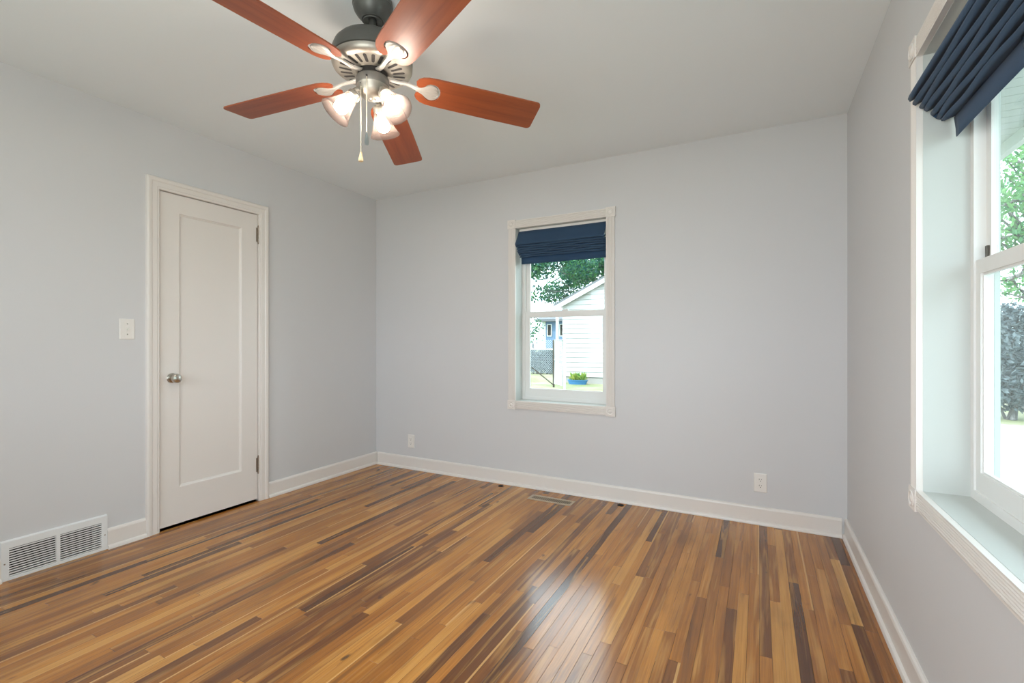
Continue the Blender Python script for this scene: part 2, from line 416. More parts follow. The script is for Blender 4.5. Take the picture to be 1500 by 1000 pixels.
# jamb and stop, behind the leaf a dark closet
jamb = MB()
jamb.pbox(PL, DOOR[0] - G, DOOR[0], 0, DOOR[2] + G, -WT, 0.0); jamb.pbox(PL, DOOR[1], DOOR[1] + G, 0, DOOR[2] + G, -WT, 0.0)
jamb.pbox(PL, DOOR[0], DOOR[1], DOOR[2], DOOR[2] + G, -WT, 0.0)
jamb.pbox(PL, DOOR[0], DOOR[0] + 0.012, 0, DOOR[2], -0.08, -0.04); jamb.pbox(PL, DOOR[1] - 0.012, DOOR[1], 0, DOOR[2], -0.08, -0.04)
jamb.build('jamb', M['trim'], door_o, weld=False)
casing(PL, DOOR[0], DOOR[1], DOOR[2]).build('casing', M['trim'], door_o)
MB().pbox(PL, DOOR[0] - 0.1, DOOR[1] + 0.1, 0.0, 2.2, -0.5, -0.48).pbox(PL, DOOR[0] - 0.1, DOOR[0] - 0.08, 0, 2.2, -0.48, -WT).pbox(PL, DOOR[1] + 0.08, DOOR[1] + 0.1, 0, 2.2, -0.48, -WT).pbox(PL, DOOR[0] - 0.1, DOOR[1] + 0.1, 2.18, 2.2, -0.48, -WT).build('closet_lining', M['dark'], door_o, weld=False)
# knob
kx = (XL + TF, 1.606, 0.924)
kn = MB().lathe([(0, 0), (0.030, 0), (0.031, 0.004), (0.027, 0.009), (0.014, 0.012), (0.0115, 0.016), (0.0115, 0.030), (0.016, 0.034), (0.024, 0.040), (0.0285, 0.049), (0.0285, 0.057), (0.024, 0.064), (0.014, 0.068), (0, 0.069)], kx, (1, 0, 0), 36)
tag(kn.build('door_knob', M['knob'], door_o), 'satin nickel round door knob')
lt = MB().pbox(PL, DOOR[0] - 0.004, DOOR[0] + 0.003, 0.895, 0.953, -0.02, 0.0015)
lt.lathe([(0, 0), (0.004, 0), (0.004, 0.002), (0, 0.002)], (XL + 0.0015, DOOR[0] - 0.001, 0.924), (1, 0, 0), 10)
tag(lt.build('strike_plate', M['brass'], door_o), 'small tarnished brass strike plate')
for zc in (1.92, 0.26):
    h = MB()
    for i in range(5):
        z0 = zc - 0.058 + i * 0.0236
        h.lathe([(0, 0), (0.0058, 0.0006), (0.0062, 0.002), (0.0062, 0.0205), (0.0058, 0.022), (0, 0.0226)], (XL + 0.0055, DOOR[1] - 0.001, z0), (0, 0, 1), 14)
    h.lathe([(0, 0), (0.005, 0), (0.006, 0.003), (0.003, 0.007), (0, 0.008)], (XL + 0.0055, DOOR[1] - 0.001, zc + 0.06), (0, 0, 1), 14)
    h.lathe([(0, 0), (0.005, 0), (0.006, 0.003), (0.003, 0.007), (0, 0.008)], (XL + 0.0055, DOOR[1] - 0.001, zc - 0.058), (0, 0, -1), 14)
    h.pbox(PL, DOOR[1] - 0.014, DOOR[1] - 0.002, zc - 0.05, zc + 0.05, TF - 0.001, TF + 0.0025)
    tag(h.build('hinge', M['hinge'], door_o), 'bronze toned butt hinge')

# ------------------------------------------------------------------ windows
def reed_board(P, a0, a1, z0, z1, t0, th, vertical, n=6):
    """fluted casing board: n rounded reeds running along its length"""
    w_ = (a1 - a0) if vertical else (z1 - z0); e = 0.006
    prof = [(0, 0), (0, th), (e, th)]
    step = (w_ - 2 * e) / n
    for i in range(n):
        for k in range(7):
            ang = PI * k / 6; prof.append((e + step * i + step / 2 - step / 2 * math.cos(ang), th - 0.003 + 0.0042 * math.sin(ang)))
    prof += [(w_ - e, th), (w_, th), (w_, 0)]
    if vertical: rows = [[P(a0 + u, z, t0 + t) for u, t in prof] for z in (z0, z1)]
    else: rows = [[P(a, z0 + u, t0 + t) for u, t in prof] for a in (a0, a1)]
    return MB().loft(rows)

def window(num, P, a0, a1, nrm):
    z0, z1 = OPEN_Z; zm = 1.37
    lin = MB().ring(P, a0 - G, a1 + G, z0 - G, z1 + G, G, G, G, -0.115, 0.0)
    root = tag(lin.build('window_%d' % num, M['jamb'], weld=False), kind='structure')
    # picture-frame casing: four fluted boards and four bullseye blocks
    cw, blk = 0.062, 0.069
    for s, (x0, x1) in enumerate(((a0 - cw, a0 - 0.001), (a1 + 0.001, a1 + cw))):
        reed_board(P, x0, x1, z0 + 0.001, z1 - 0.001, 0, 0.017, True).build('side_casing', M['trim'], root)
    for x0, x1 in ((z0 - cw, z0 - 0.001), (z1 + 0.001, z1 + cw)):
        reed_board(P, a0 + 0.001, a1 - 0.001, x0, x1, 0, 0.017, False).build('cross_casing', M['trim'], root)
    for ca in (a0 - 0.034, a1 + 0.034):
        for cz in (z0 - 0.034, z1 + 0.034):
            b = MB().pbox(P, ca - blk / 2, ca + blk / 2, cz - blk / 2, cz + blk / 2, 0, 0.021)
            b.lathe([(0.026, 0), (0.0265, 0.003), (0.022, 0.005), (0.018, 0.002), (0.014, 0.0015), (0.011, 0.004), (0.006, 0.006), (0, 0.0065)], P(ca, cz, 0.020), nrm, 28)
            b.build('corner_block', M['trim'], root, weld=False)
    # vinyl frame, two sliding sashes
    MB().ring(P, a0 - 0.001, a1 + 0.001, z0 - 0.001, z1 + 0.001, 0.026, 0.028, 0.03, -0.157, -0.112).build('frame', M['vinyl'], root, weld=False)
    MB().ring(P, a0 - 0.05, a1 + 0.05, z0 - 0.06, z1 + 0.05, 0.074, 0.085, 0.078, -0.171, -0.158).build('outer_trim', M['outwhite'], root, weld=False)
    lo = MB().ring(P, a0 + 0.024, a1 - 0.024, z0 + 0.024, 1.392, 0.034, 0.062, 0.042, -0.139, -0.117)
    lo.ring(P, a0 + 0.058, a1 - 0.058, z0 + 0.086, 1.350, 0.006, 0.006, 0.006, -0.134, -0.122)
    lo = lo.build('lower_sash', M['vinyl'], root, weld=False)
    MB().pbox(P, a0 + 0.056, a1 - 0.056, z0 + 0.084, 1.352, -0.130, -0.126).build('glass', M['glass'], lo, weld=False)
    up = MB().ring(P, a0 + 0.024, a1 - 0.024, 1.356, z1 - 0.026, 0.034, 0.036, 0.04, -0.156, -0.140)
    up = up.build('upper_sash', M['vinyl'], root, weld=False)
    MB().pbox(P, a0 + 0.056, a1 - 0.056, 1.39, z1 - 0.064, -0.150, -0.146).build('glass', M['glass'], up, weld=False)
    am = (a0 + a1) / 2
    MB().pbox(P, am - 0.025, am + 0.025, 1.392, 1.402, -0.139, -0.119).pbox(P, am - 0.006, am + 0.022, 1.402, 1.410, -0.136, -0.124).build('sash_lock', M['vinyl'], lo, weld=False, bevel=0.002)
    return root
win_b = window(1, PB, *BW, (0, -1, 0))
win_r = window(2, PR, *RW, (-1, 0, 0))
MB().pbox(PR, 1.872, 1.886, 1.400, 1.432, -0.140, -0.134).pbox(PR, 1.876, 1.882, 1.382, 1.402, -0.140, -0.135).build('tilt_latch', M['darkmetal'], win_r, weld=False)

# roman shades
def shade_profile():
    pts = [(-0.045, 2.036), (-0.026, 2.030), (-0.012, 2.005), (0.004, 1.975), (0.024, 1.945), (0.036, 1.928), (0.039, 1.918)]
    for i in range(7):
        tt, zz = 0.038 - 0.0140 * i, 1.916 - 0.0140 * i
        nt, nz = tt - 0.0140, zz - 0.0140
        pts += [(tt - 0.004, zz - 0.0035), (tt - 0.011, zz + 0.0005), (tt - 0.026, zz + 0.010), (tt - 0.040, zz + 0.0175), (tt - 0.039, zz + 0.0140)]
        if i < 6: pts += [(tt - 0.025, zz + 0.0060), (nt - 0.001, nz + 0.0105), (nt + 0.0030, nz + 0.0055), (nt + 0.002, nz + 0.001)]
    pts += [(-0.072, 1.835), (-0.076, 1.80), (-0.077, 1.776)]
    return pts
def roman(P, a0, a1, label, base):
    root = tag(empty('roman_shade', base), label, 'window shade', 'navy roman shades in the windows')
    pr = shade_profile(); th = 0.0022; n = 40
    nrm = []
    for i in range(len(pr)):
        a = Vector(pr[max(i - 1, 0)]); b = Vector(pr[min(i + 1, len(pr) - 1)]); d = (b - a).normalized(); nrm.append(Vector((-d.y, d.x)) * th / 2)
    rnd = random.Random(len(label)); ph = [rnd.uniform(0, 6.28) for _ in pr]
    rows = []
    for k in range(n + 1):
        f = k / n; a = a0 + (a1 - a0) * f; edge = 1 - min(1, min(f, 1 - f) * (a1 - a0) / 0.05)
        ring = []
        for side in (1, -1):
            idx = range(len(pr)) if side == 1 else range(len(pr) - 1, -1, -1)
            for i in idx:
                fold = 6 < i < len(pr) - 3
                wv = 0.0022 * math.sin(f * (9 + (i // 9) * 2.3) + (i // 9) * 1.7) if fold else 0.0006 * math.sin(f * 7 + i * 0.3)
                bow = 0.004 * math.sin(PI * f) if i < 7 else 0
                t = pr[i][0] + nrm[i].x * side + wv - bow * 0.3; z = pr[i][1] + nrm[i].y * side + wv * 0.7 - (0.004 * edge if fold and pr[i][0] > -0.05 else 0)
                da = 0.0035 * math.sin(i * 0.9) if (k in (0, n) and fold) else 0
                ring.append(P(a + da, z, t))
        rows.append(ring)
    MB().loft(rows, smooth=True).build('cloth', M['navy'], root, sharp=False)
    hr = MB().pbox(P, a0 + 0.002, a1 - 0.002, 2.030, 2.051, -0.068, -0.030)
    tag(hr.build('headrail', M['plastic'], root, weld=False, bevel=0.002), 'white headrail')
    return root
roman(PB, BW[0] + 0.010, BW[1] - 0.006, 'navy blue roman shade gathered at the top of the small back window', (-1.353, YB - 0.0, 2.051))
rs = roman(PR, RW[0] + 0.008, RW[1] - 0.012, 'navy blue roman shade gathered at the top of the large right window', (XR, 1.32, 2.051))
cl = [(-0.062, 1.872), (-0.060, 1.84), (-0.061, 1.81), (-0.068, 1.785), (-0.078, 1.771), (-0.088, 1.768)]
MB().loft([[PR(a, z + dz, t + dt) for (t, z) in cl for dt, dz in ((0, 0),)] + [PR(a, z, t + 0.002) for (t, z) in reversed(cl)] for a in (1.36, 1.455)]).build('clear_clip', M['clear'], rs)

# ------------------------------------------------------------------ wall plates
def plate(b, P, a, z, w_, h_, t0=0.0, th=0.0055):
    def r(i, t): return [P(x, y, t) for x, y in rnd_poly([(a - w_ / 2 + i, z - h_ / 2 + i), (a + w_ / 2 - i, z - h_ / 2 + i), (a + w_ / 2 - i, z + h_ / 2 - i), (a - w_ / 2 + i, z + h_ / 2 - i)], 0.003, 3)]
    b.loft([r(0, t0), r(0, t0 + th * 0.45), r(0.002, t0 + th * 0.85), r(0.005, t0 + th)])
    return b
sw = tag(empty('light_switch', (XL, 1.371, 1.16)), 'white toggle light switch on the left wall beside the door', 'light switch')
plate(MB(), PL, 1.371, 1.221, 0.073, 0.118).build('cover_plate', M['plastic'], sw)
tg = MB().pbox(PL, 1.366, 1.376, 1.209, 1.233, 0.005, 0.0062)
tg.hexa([PL(1.3675, 1.216, 0.006), PL(1.3745, 1.216, 0.006), PL(1.3745, 1.213, 0.018), PL(1.3675, 1.213, 0.018), PL(1.3675, 1.228, 0.006), PL(1.3745, 1.228, 0.006), PL(1.3745, 1.220, 0.019), PL(1.3675, 1.220, 0.019)])
tg.build('toggle', M['plastic'], sw, weld=False)
for z in (1.251, 1.191): tag(MB().lathe([(0.0032, 0), (0.003, 0.001), (0, 0.0014)], PL(1.371, z, 0.0052), (1, 0, 0), 12).build('screw', M['knob'], sw), 'small metal screw')

def outlet(x, z, label):
    r = tag(empty('wall_outlet', (x, YB, z - 0.059)), label, 'outlet', 'duplex outlets on the back wall')
    plate(MB(), PB, x, z, 0.0745, 0.118).build('cover_plate', M['plastic'], r)
    for dz in (0.0195, -0.0195):
        f = MB(); c = [(x + 0.0172 * math.cos(t), z + dz + max(-0.0138, min(0.0138, 0.0172 * math.sin(t)))) for t in [2 * PI * k / 32 for k in range(32)]]
        f.loft([[PB(a, b, 0.0052) for a, b in c], [PB(a, b, 0.0068) for a, b in c]])
        f = f.build('receptacle', M['plastic'], r)
        s = MB(); s.pbox(PB, x - 0.0075, x - 0.0052, z + dz - 0.001, z + dz + 0.008, 0.0066, 0.0071); s.pbox(PB, x + 0.0052, x + 0.0070, z + dz, z + dz + 0.007, 0.0066, 0.0071)
        s.lathe([(0.0028, 0), (0.0028, 0.0005), (0, 0.0005)], PB(x, z + dz - 0.0075, 0.0066), (0, -1, 0), 14)
        tag(s.build('socket_slots', M['slot'], f, weld=False), 'dark plug slots')
    tag(MB().lathe([(0.003, 0), (0.003, 0.001), (0, 0.0014)], PB(x, z, 0.0052), (0, -1, 0), 12).build('screw', M['plastic'], r), kind=None)
    return r
outlet(-2.790, 0.248, 'white duplex outlet on the back wall near the left corner')
outlet(0.007, 0.260, 'white duplex outlet on the back wall right of the window, near the right corner')

# return-air grille low on the left wall
gr = tag(empty('wall_register', (XL, 1.068, 0)), 'white louvred return air grille at the foot of the left wall', 'air vent')
fr = MB(); ga0, ga1, gz0, gz1 = 0.861, 1.275, 0.001, 0.187
banks = ((0.888, 1.060), (1.076, 1.248)); bz0, bz1 = 0.0155, 0.154
for x0, x1 in ((ga0, banks[0][0]), (banks[0][1], banks[1][0]), (banks[1][1], ga1)): fr.pbox(PL, x0, x1, bz0, bz1, 0.0, 0.0125)
fr.pbox(PL, ga0, ga1, gz0, bz0, 0.0, 0.0125); fr.pbox(PL, ga0, ga1, bz1, gz1, 0.0, 0.0125)
fr.hexa([PL(ga0, gz1, 0), PL(ga1, gz1, 0), PL(ga1, gz1, 0.0125), PL(ga0, gz1, 0.0125), PL(ga0, gz1 + 0.006, 0), PL(ga1, gz1 + 0.006, 0), PL(ga1, gz1 + 0.001, 0.0105), PL(ga0, gz1 + 0.001, 0.0105)])
fr.build('frame', M['grille'], gr, weld=False)
for x0, x1 in banks:
    lv = MB(); n = 12; st = (bz1 - bz0) / n
    for i in range(n):
        z = bz0 + st * i
        lv.hexa([PL(x0, z - st * 0.35, -0.012), PL(x1, z - st * 0.35, -0.012), PL(x1, z + st * 0.22, 0.0105), PL(x0, z + st * 0.22, 0.0105), PL(x0, z - st * 0.20, -0.012), PL(x1, z - st * 0.20, -0.012), PL(x1, z + st * 0.78, 0.0112), PL(x0, z + st * 0.78, 0.0112)])
    lv.build('louver_bank', M['grille'], gr, weld=False)
MB().pbox(PL, 0.886, 1.250, 0.013, 0.156, -0.12, -0.10).build('duct', M['dark'], gr, weld=False)
for a in (0.8725, 1.2635): tag(MB().lathe([(0.0035, 0), (0.003, 0.0015), (0, 0.002)], PL(a, 0.083, 0.0125), (1, 0, 0), 12).build('screw', M['hinge'], gr), 'dark screw head')

# floor register and the two pipe holes
fx0, fx1, fy0, fy1 = -1.502, -1.165, 3.106, 3.208
fg = tag(empty('floor_register', ((fx0 + fx1) / 2, (fy0 + fy1) / 2, 0)), 'tan metal floor register set in the wood floor below the back window', 'floor vent')
f = MB(); mx, my = 0.020, 0.022
def fb(x0, x1, y0, y1, z0, z1): f.box((x0, y0, z0), (x1, y1, z1))
fb(fx0, fx1, fy0, fy0 + my, 0.0, 0.0045); fb(fx0, fx1, fy1 - my, fy1, 0.0, 0.0045); fb(fx0, fx0 + mx, fy0 + my, fy1 - my, 0, 0.0045); fb(fx1 - mx, fx1, fy0 + my, fy1 - my, 0, 0.0045)
ns = 24; st = (fx1 - fx0 - 2 * mx) / ns
for i in range(ns):
    if i % 12 == 0 or True: fb(fx0 + mx + st * i, fx0 + mx + st * (i + 0.38), fy0 + my, fy1 - my, 0.001, 0.0042)
f.build('grate', M['brass'], fg, weld=False)
MB().box((fx0 + mx * 0.6, fy0 + my * 0.6, 0.0004), (fx1 - mx * 0.6, fy1 - my * 0.6, 0.0011)).build('recess_shade', M['dark'], fg, weld=False)  # near-black plate: shade of the opening under the bars put into its colour
for (hx, hy, lab) in ((-1.822, 3.285, 'small dark round pipe hole in the floor left of the floor register'), (-0.862, 3.29, 'small dark round pipe hole in the floor right of the floor register')):
    h = empty('pipe_hole', (hx, hy, 0)); tag(h, lab, 'floor hole', 'pipe holes in the floor')
    MB().lathe([(0.0, 0.0006), (0.0185, 0.0006), (0.0195, 0.0012)], (hx, hy, 0), n=28).build('bore', M['dark'], h)
    MB().lathe([(0.0185, 0.0006), (0.0195, 0.0022), (0.0225, 0.0022), (0.0235, 0.0004)], (hx, hy, 0), n=28).build('rim', M['slot'], h)

# ------------------------------------------------------------------ ceiling fan
FX, FY = -1.3425, 1.3855
fan = tag(empty('ceiling_fan', (FX, FY, ZC)), 'five-blade ceiling fan with cherry wood blades, pewter motor and three lit glass shades', 'ceiling fan')
O = lambda z: (FX, FY, z)
MB().lathe([(0, ZC), (0.070, ZC), (0.0745, ZC - 0.004), (0.0765, ZC - 0.018), (0.0765, ZC - 0.026), (0.0735, ZC - 0.029), (0.0745, ZC - 0.033), (0.0705, ZC - 0.045), (0.061, ZC - 0.060), (0.049, ZC - 0.073), (0.042, ZC - 0.079), (0.042, ZC - 0.082), (0.037, ZC - 0.082), (0.036, ZC - 0.087), (0.033, ZC - 0.087), (0.026, ZC - 0.083), (0.014, ZC - 0.078)], O(0)).build('canopy', M['pewter_shaded'], fan)
MB().lathe([(0.0125, ZC - 0.06), (0.0125, 2.355), (0.022, 2.352), (0.026, 2.340), (0.03, 2.328)], O(0), n=24).build('downrod', M['pewter_shaded'], fan)
MB().lathe([(0.0, 2.332), (0.06, 2.330), (0.100, 2.322), (0.128, 2.309), (0.143, 2.292), (0.151, 2.272), (0.153, 2.252), (0.153, 2.2385), (0.1505, 2.2365), (0.1505, 2.2345), (0.153, 2.2325)], O(0), n=56).build('motor_housing', M['pewter_shaded'], fan)
MB().lathe([(0.153, 2.2325), (0.1525, 2.224), (0.148, 2.214), (0.139, 2.207), (0.127, 2.2045), (0.120, 2.2042), (0.070, 2.200), (0.064, 2.198), (0.058, 2.200), (0.050, 2.206)], O(0), n=56).build('vent_plate', M['nickel'], fan)
sl = MB()
for k in range(24):
    a = 2 * PI * k / 24; c, s_ = math.cos(a), math.sin(a); hw = 0.0066; poly = []
    for r0, base in ((0.118, -PI / 2), (0.084, PI / 2)):
        for j in range(7):
            t = base + PI * j / 6; poly.append((r0 + hw * math.cos(t) * (1 if r0 > 0.1 else 1), hw * (1.0 if r0 > 0.1 else 0.85) * math.sin(t)))
    zf = lambda r: 2.2042 - (0.120 - r) * 0.084 - 0.0008
    sl.add([(FX + c * r - s_ * s, FY + s_ * r + c * s, zf(r)) for r, s in poly], [tuple(range(len(poly)))])
sl.build('vent_slots', M['slot'], fan, weld=False)
MB().lathe([(0.056, 2.205), (0.057, 2.180), (0.040, 2.178)], O(0), n=40).build('flywheel', M['slot'], fan)
MB().lathe([(0.030, 2.181), (0.058, 2.181), (0.0625, 2.177), (0.0635, 2.170), (0.0635, 2.150), (0.061, 2.146)], O(0), n=44).build('switch_housing', M['pewter_mid'], fan)
MB().lathe([(0.061, 2.146), (0.0575, 2.138), (0.0560, 2.128), (0.050, 2.116), (0.040, 2.106), (0.027, 2.100), (0.014, 2.0985), (0.010, 2.094), (0.0, 2.092)], O(0), n=44).build('light_fitter', M['nickel'], fan)

# blades: local x runs out along the blade
PH0, TX, TY, ZB, DIP, PIT, R1 = math.radians(46.37), 0.027, -0.058, 2.1797, 0.039, math.radians(-11.35), 0.683
def blade_outline():
    half = [(R1, 0.076), (0.45, 0.0750), (0.25, 0.0715), (0.212, 0.069)]
    up = [(0.190, 0.062), (0.174, 0.050), (0.166, 0.036), (0.168, 0.022), (0.178, 0.0145), (0.190, 0.0150), (0.200, 0.024), (0.208, 0.036), (0.220, 0.043), (0.236, 0.044), (0.250, 0.038), (0.260, 0.026), (0.265, 0.010)]
    side = half + up
    pts = side + [(x, -y) for x, y in reversed(side)]
    n = len(pts); r = [0.0] * n; r[0] = r[-1] = 0.020
    return rnd_poly(pts, r, 6)
OUT = blade_outline()
def iron_half(r):
    t = [(0.050, 0.0105), (0.075, 0.0095), (0.105, 0.0075), (0.135, 0.0070), (0.160, 0.0080), (0.180, 0.0115), (0.197, 0.020), (0.210, 0.031), (0.222, 0.037), (0.234, 0.0375), (0.245, 0.032), (0.252, 0.023), (0.2575, 0.008)]
    for (r0, a), (r1, b) in zip(t, t[1:]):
        if r <= r1: return a + (b - a) * (r - r0) / (r1 - r0)
    return t[-1][1]
for k in range(5):
    a = PH0 + k * 2 * PI / 5; sl_u = TX * math.cos(a) + TY * math.sin(a) - DIP; sl_v = -TX * math.sin(a) + TY * math.cos(a)
    def zz(r, s, h): return ZB - ZC + sl_u * r + (sl_v * math.cos(PIT) + math.sin(PIT)) * s + h
    b = MB().prism(OUT, -0.003, 0.003, lambda p, h: (p[0], p[1] * math.cos(PIT), zz(p[0], p[1], h)))
    bo = b.build('fan_blade', M['blade'], fan, local=True, tri=True); bo.rotation_euler = (0, 0, a)
    rs_ = [0.050 + (0.2575 - 0.050) * i / 34 for i in range(35)]; rows = []; m = 14
    for r in rs_:
        hw = iron_half(r); bl = max(0.0, min(1.0, (r - 0.11) / 0.07)); bl = bl * bl * (3 - 2 * bl)
        zc0 = 2.193 - ZC - 0.010 * math.sin(min(1, max(0, (r - 0.05) / 0.10)) * PI * 0.9)
        top = []; bot = []
        for j in range(m + 1):
            s = -hw + 2 * hw * j / m
            zsurf = zc0 * (1 - bl) + zz(r, s, 0) * bl
            rib = 0.0011 * math.cos(j * 2 * PI / 2.8) * max(0, min(1, (r - 0.19) / 0.02))
            dome = 0.0035 * (1 - (s / hw) ** 2)
            bot.append((r, s, zsurf - 0.0030 - dome - rib)); top.append((r, s, zsurf + 0.003))
        rows.append(bot + top[::-1])
    io = MB().loft(rows, smooth=True).build('blade_iron', M['iron'], fan, local=True); io.rotation_euler = (0, 0, a)

# three lamps: arm, socket, bell shade, bulb
for ang in (85, 205, 325):
    a = math.radians(ang) + YAW; u = Vector((math.cos(a), math.sin(a), 0)); c0 = Vector(O(0))
    ax = (u * math.sin(math.radians(40)) + Vector((0, 0, -1)) * math.cos(math.radians(40))).normalized()
    neck = c0 + u * 0.072 + Vector((0, 0, 2.098))
    lamp = MB().tube([c0 + u * 0.045 + Vector((0, 0, 2.124)), c0 + u * 0.060 + Vector((0, 0, 2.124)), c0 + u * 0.070 + Vector((0, 0, 2.117)), neck - ax * 0.010], [0.011, 0.0105, 0.0105, 0.012], 14)
    lamp.lathe([(0, -0.012), (0.020, -0.012), (0.025, -0.006), (0.026, 0.008), (0.022, 0.010), (0.015, 0.022), (0, 0.022)], neck, ax, 28)
    lamp = lamp.build('lamp_holder', M['nickel'], fan)
    pr = [(0.0240, -0.001), (0.0255, 0.010), (0.0285, 0.024), (0.0340, 0.044), (0.0405, 0.062), (0.0470, 0.078), (0.0540, 0.092), (0.0610, 0.104)]
    inn = [(r - 0.0024, t) for r, t in reversed(pr)]
    MB().lathe(pr + [(0.0605, 0.1055)] + inn, neck, ax, 40).build('glass_shade', M['shade'], lamp)
    bu = MB().lathe([(0.0001, 0.020), (0.012, 0.021), (0.013, 0.030), (0.018, 0.042), (0.0245, 0.054), (0.027, 0.066), (0.0245, 0.079), (0.017, 0.088), (0.008, 0.092), (0.0001, 0.093)], neck, ax, 24)
    tag(bu.build('light_bulb', M['bulb'], lamp), 'lit warm white bulb')
# two pull chains
def chain(p, z1, kind):
    b = MB(); z = p[2]
    b.tube([(p[0], p[1], p[2]), (p[0], p[1], z1)], 0.0009, 6)
    while z > z1: b.sphere((p[0], p[1], z), 0.0017, 6, 4); z -= 0.0048
    c = b.build('pull_chain', M['chain'], fan)
    if kind:
        MB().lathe([(0.001, z1), (0.004, z1 - 0.001), (0.0052, z1 - 0.012), (0.0085, z1 - 0.026), (0.0095, z1 - 0.031), (0.0085, z1 - 0.036), (0.0, z1 - 0.037)], (p[0], p[1], 0), n=18).build('pull_knob', M['fob'], c)
    else:
        MB().lathe([(0.001, z1), (0.003, z1 - 0.004), (0.0065, z1 - 0.022), (0.0085, z1 - 0.040), (0.007, z1 - 0.050), (0.0, z1 - 0.053)], (p[0], p[1], 0), n=10, smooth=False).build('pull_knob', M['clear'], c)
cd = Vector((-math.sin(YAW), math.cos(YAW), 0)); cr = Vector((math.cos(YAW), math.sin(YAW), 0))
pa = Vector(O(2.158)) - cd * 0.0650 - cr * 0.004; chain(pa, 1.945, False)
pb = Vector(O(2.140)) - cd * 0.045 - cr * 0.032; chain(pb, 1.875, True)
for q in (pa, pb): MB().sphere(q, 0.004, 10, 8).build('chain_outlet', M['slot'], fan)

# ------------------------------------------------------------------ outdoors
C0 = Vector((0, 0, CAM_H))
def at(px, py, D):
    """a point seen in the photograph at (px, py), D metres in front of the camera"""
    A = (px - 750) / F_PX; B = (500 - py) / F_PX
    return Vector((D * (A * math.cos(YAW) - math.sin(YAW)), D * (A * math.sin(YAW) + math.cos(YAW)), CAM_H + D * B))
tag(MB().box((-60, -20, GZ - 0.2), (60, 90, GZ)).build('ground', M['lawn'], weld=False), kind='structure')
tag(MB().box((XR + 0.25, -4, GZ), (5.2, 12.6, GZ + 0.03)).build('driveway', M['concrete'], weld=False), kind='structure')
# own roof: soffit boards and fascia along the right wall, plain roof over the room
ev = MB(); y = -2.0
while y < 5.2:
    ev.box((XR + WT, y, 2.40), (1.36, y + 0.098, 2.42)); y += 0.102
ev.box((XR + WT, -2, 2.42), (1.40, 5.2, 2.44)); ev.box((1.36, -2, 2.33), (1.40, 5.2, 2.50))
ev = tag(ev.build('roof_eave', M['outwhite'], weld=False), kind='structure')
tag(MB().box((XL - 4.0, -2, ZC + 0.11), (XR + 0.94, YB + 0.5, ZC + 0.20)).build('roof', M['roofing'], weld=False), kind='structure')  # overhang stretched at rear and left to block sun from the rear openings

def leaves(b, c, r, n, size, rng, drop=0.0):
    for _ in range(n):
        while True:
            p = Vector((rng.uniform(-1, 1), rng.uniform(-1, 1), rng.uniform(-1, 1)))
            if p.length < 1: break
        q = Vector(c) + Vector((p.x * r[0], p.y * r[1], p.z * r[2])); s = size * rng.uniform(0.6, 1.3)
        d = Vector((rng.gauss(0, 1), rng.gauss(0, 1), rng.gauss(-drop, 0.8))).normalized(); e = d.cross(Vector((rng.gauss(0, 1), rng.gauss(0, 1), rng.gauss(0, 1)))).normalized()
        n_ = d.cross(e) * 0.12 * s
        b.add([q - d * s, q + e * s * 0.45 + n_, q + d * s, q - e * s * 0.45 + n_], [(0, 1, 2, 3)])
def branch(b, p0, p1, r0, r1, rng, seg=6, wob=0.12):
    pts = []; L = (p1 - p0).length
    for i in range(seg + 1):
        f_ = i / seg; pts.append(p0.lerp(p1, f_) + Vector((rng.gauss(0, 1), rng.gauss(0, 1), rng.gauss(0, 0.6))) * wob * L * 0.12 * (1 if 0 < i < seg else 0))
    b.tube(pts, [r0 + (r1 - r0) * i / seg for i in range(seg + 1)], 8)

# white garage with a gable end towards the window
gx0, gy = -7.02, 17.8
def gz(x): return 2.60 + (x - gx0) * 0.49
xr_ = -3.55; gx1 = 2 * xr_ - gx0
garage = tag(empty('garage', (xr_, gy + 3, GZ)), 'white gabled garage with lap siding across the yard', 'garage')
b = MB(); z = GZ + 0.25
while z < gz(xr_) - 0.03:
    z1_ = min(z + 0.19, gz(xr_) - 0.02)
    x0 = gx0 if z < 2.60 else gx0 + (z - 2.60) / 0.49; x0b = gx0 if z1_ < 2.60 else gx0 + (z1_ - 2.60) / 0.49
    x1, x1b = 2 * xr_ - x0, 2 * xr_ - x0b
    b.hexa([(x0, gy - 0.032, z + 0.012), (x1, gy - 0.032, z + 0.012), (x1, gy + 0.1, z), (x0, gy + 0.1, z), (x0b, gy - 0.012, z1_), (x1b, gy - 0.012, z1_), (x1b, gy + 0.1, z1_), (x0b, gy + 0.1, z1_)]); z += 0.19
b.box((gx0, gy + 0.1, GZ + 0.2), (gx0 + 0.1, gy + 6, 2.6)).box((gx1 - 0.1, gy + 0.1, GZ + 0.2), (gx1, gy + 6, 2.6))
b.build('wall', M['siding'], garage, weld=False)
MB().box((gx0 + 0.02, gy + 0.01, GZ), (gx1 - 0.02, gy + 6, GZ + 0.25)).build('foundation', M['concrete'], garage, weld=False)
rf = MB(); ov = 0.28
for sgn in (-1, 1):
    e = (xr_ + sgn * (xr_ - gx0 + ov)); ze = 2.60 - ov * 0.49
    rf.hexa([(e, gy - ov, ze + 0.10), (xr_, gy - ov, gz(xr_) + 0.10), (xr_, gy + 6.2, gz(xr_) + 0.10), (e, gy + 6.2, ze + 0.10), (e, gy - ov, ze + 0.17), (xr_, gy - ov, gz(xr_) + 0.17), (xr_, gy + 6.2, gz(xr_) + 0.17), (e, gy + 6.2, ze + 0.17)])
rf.build('roof', M['roofing'], garage, weld=False)
fa = MB()
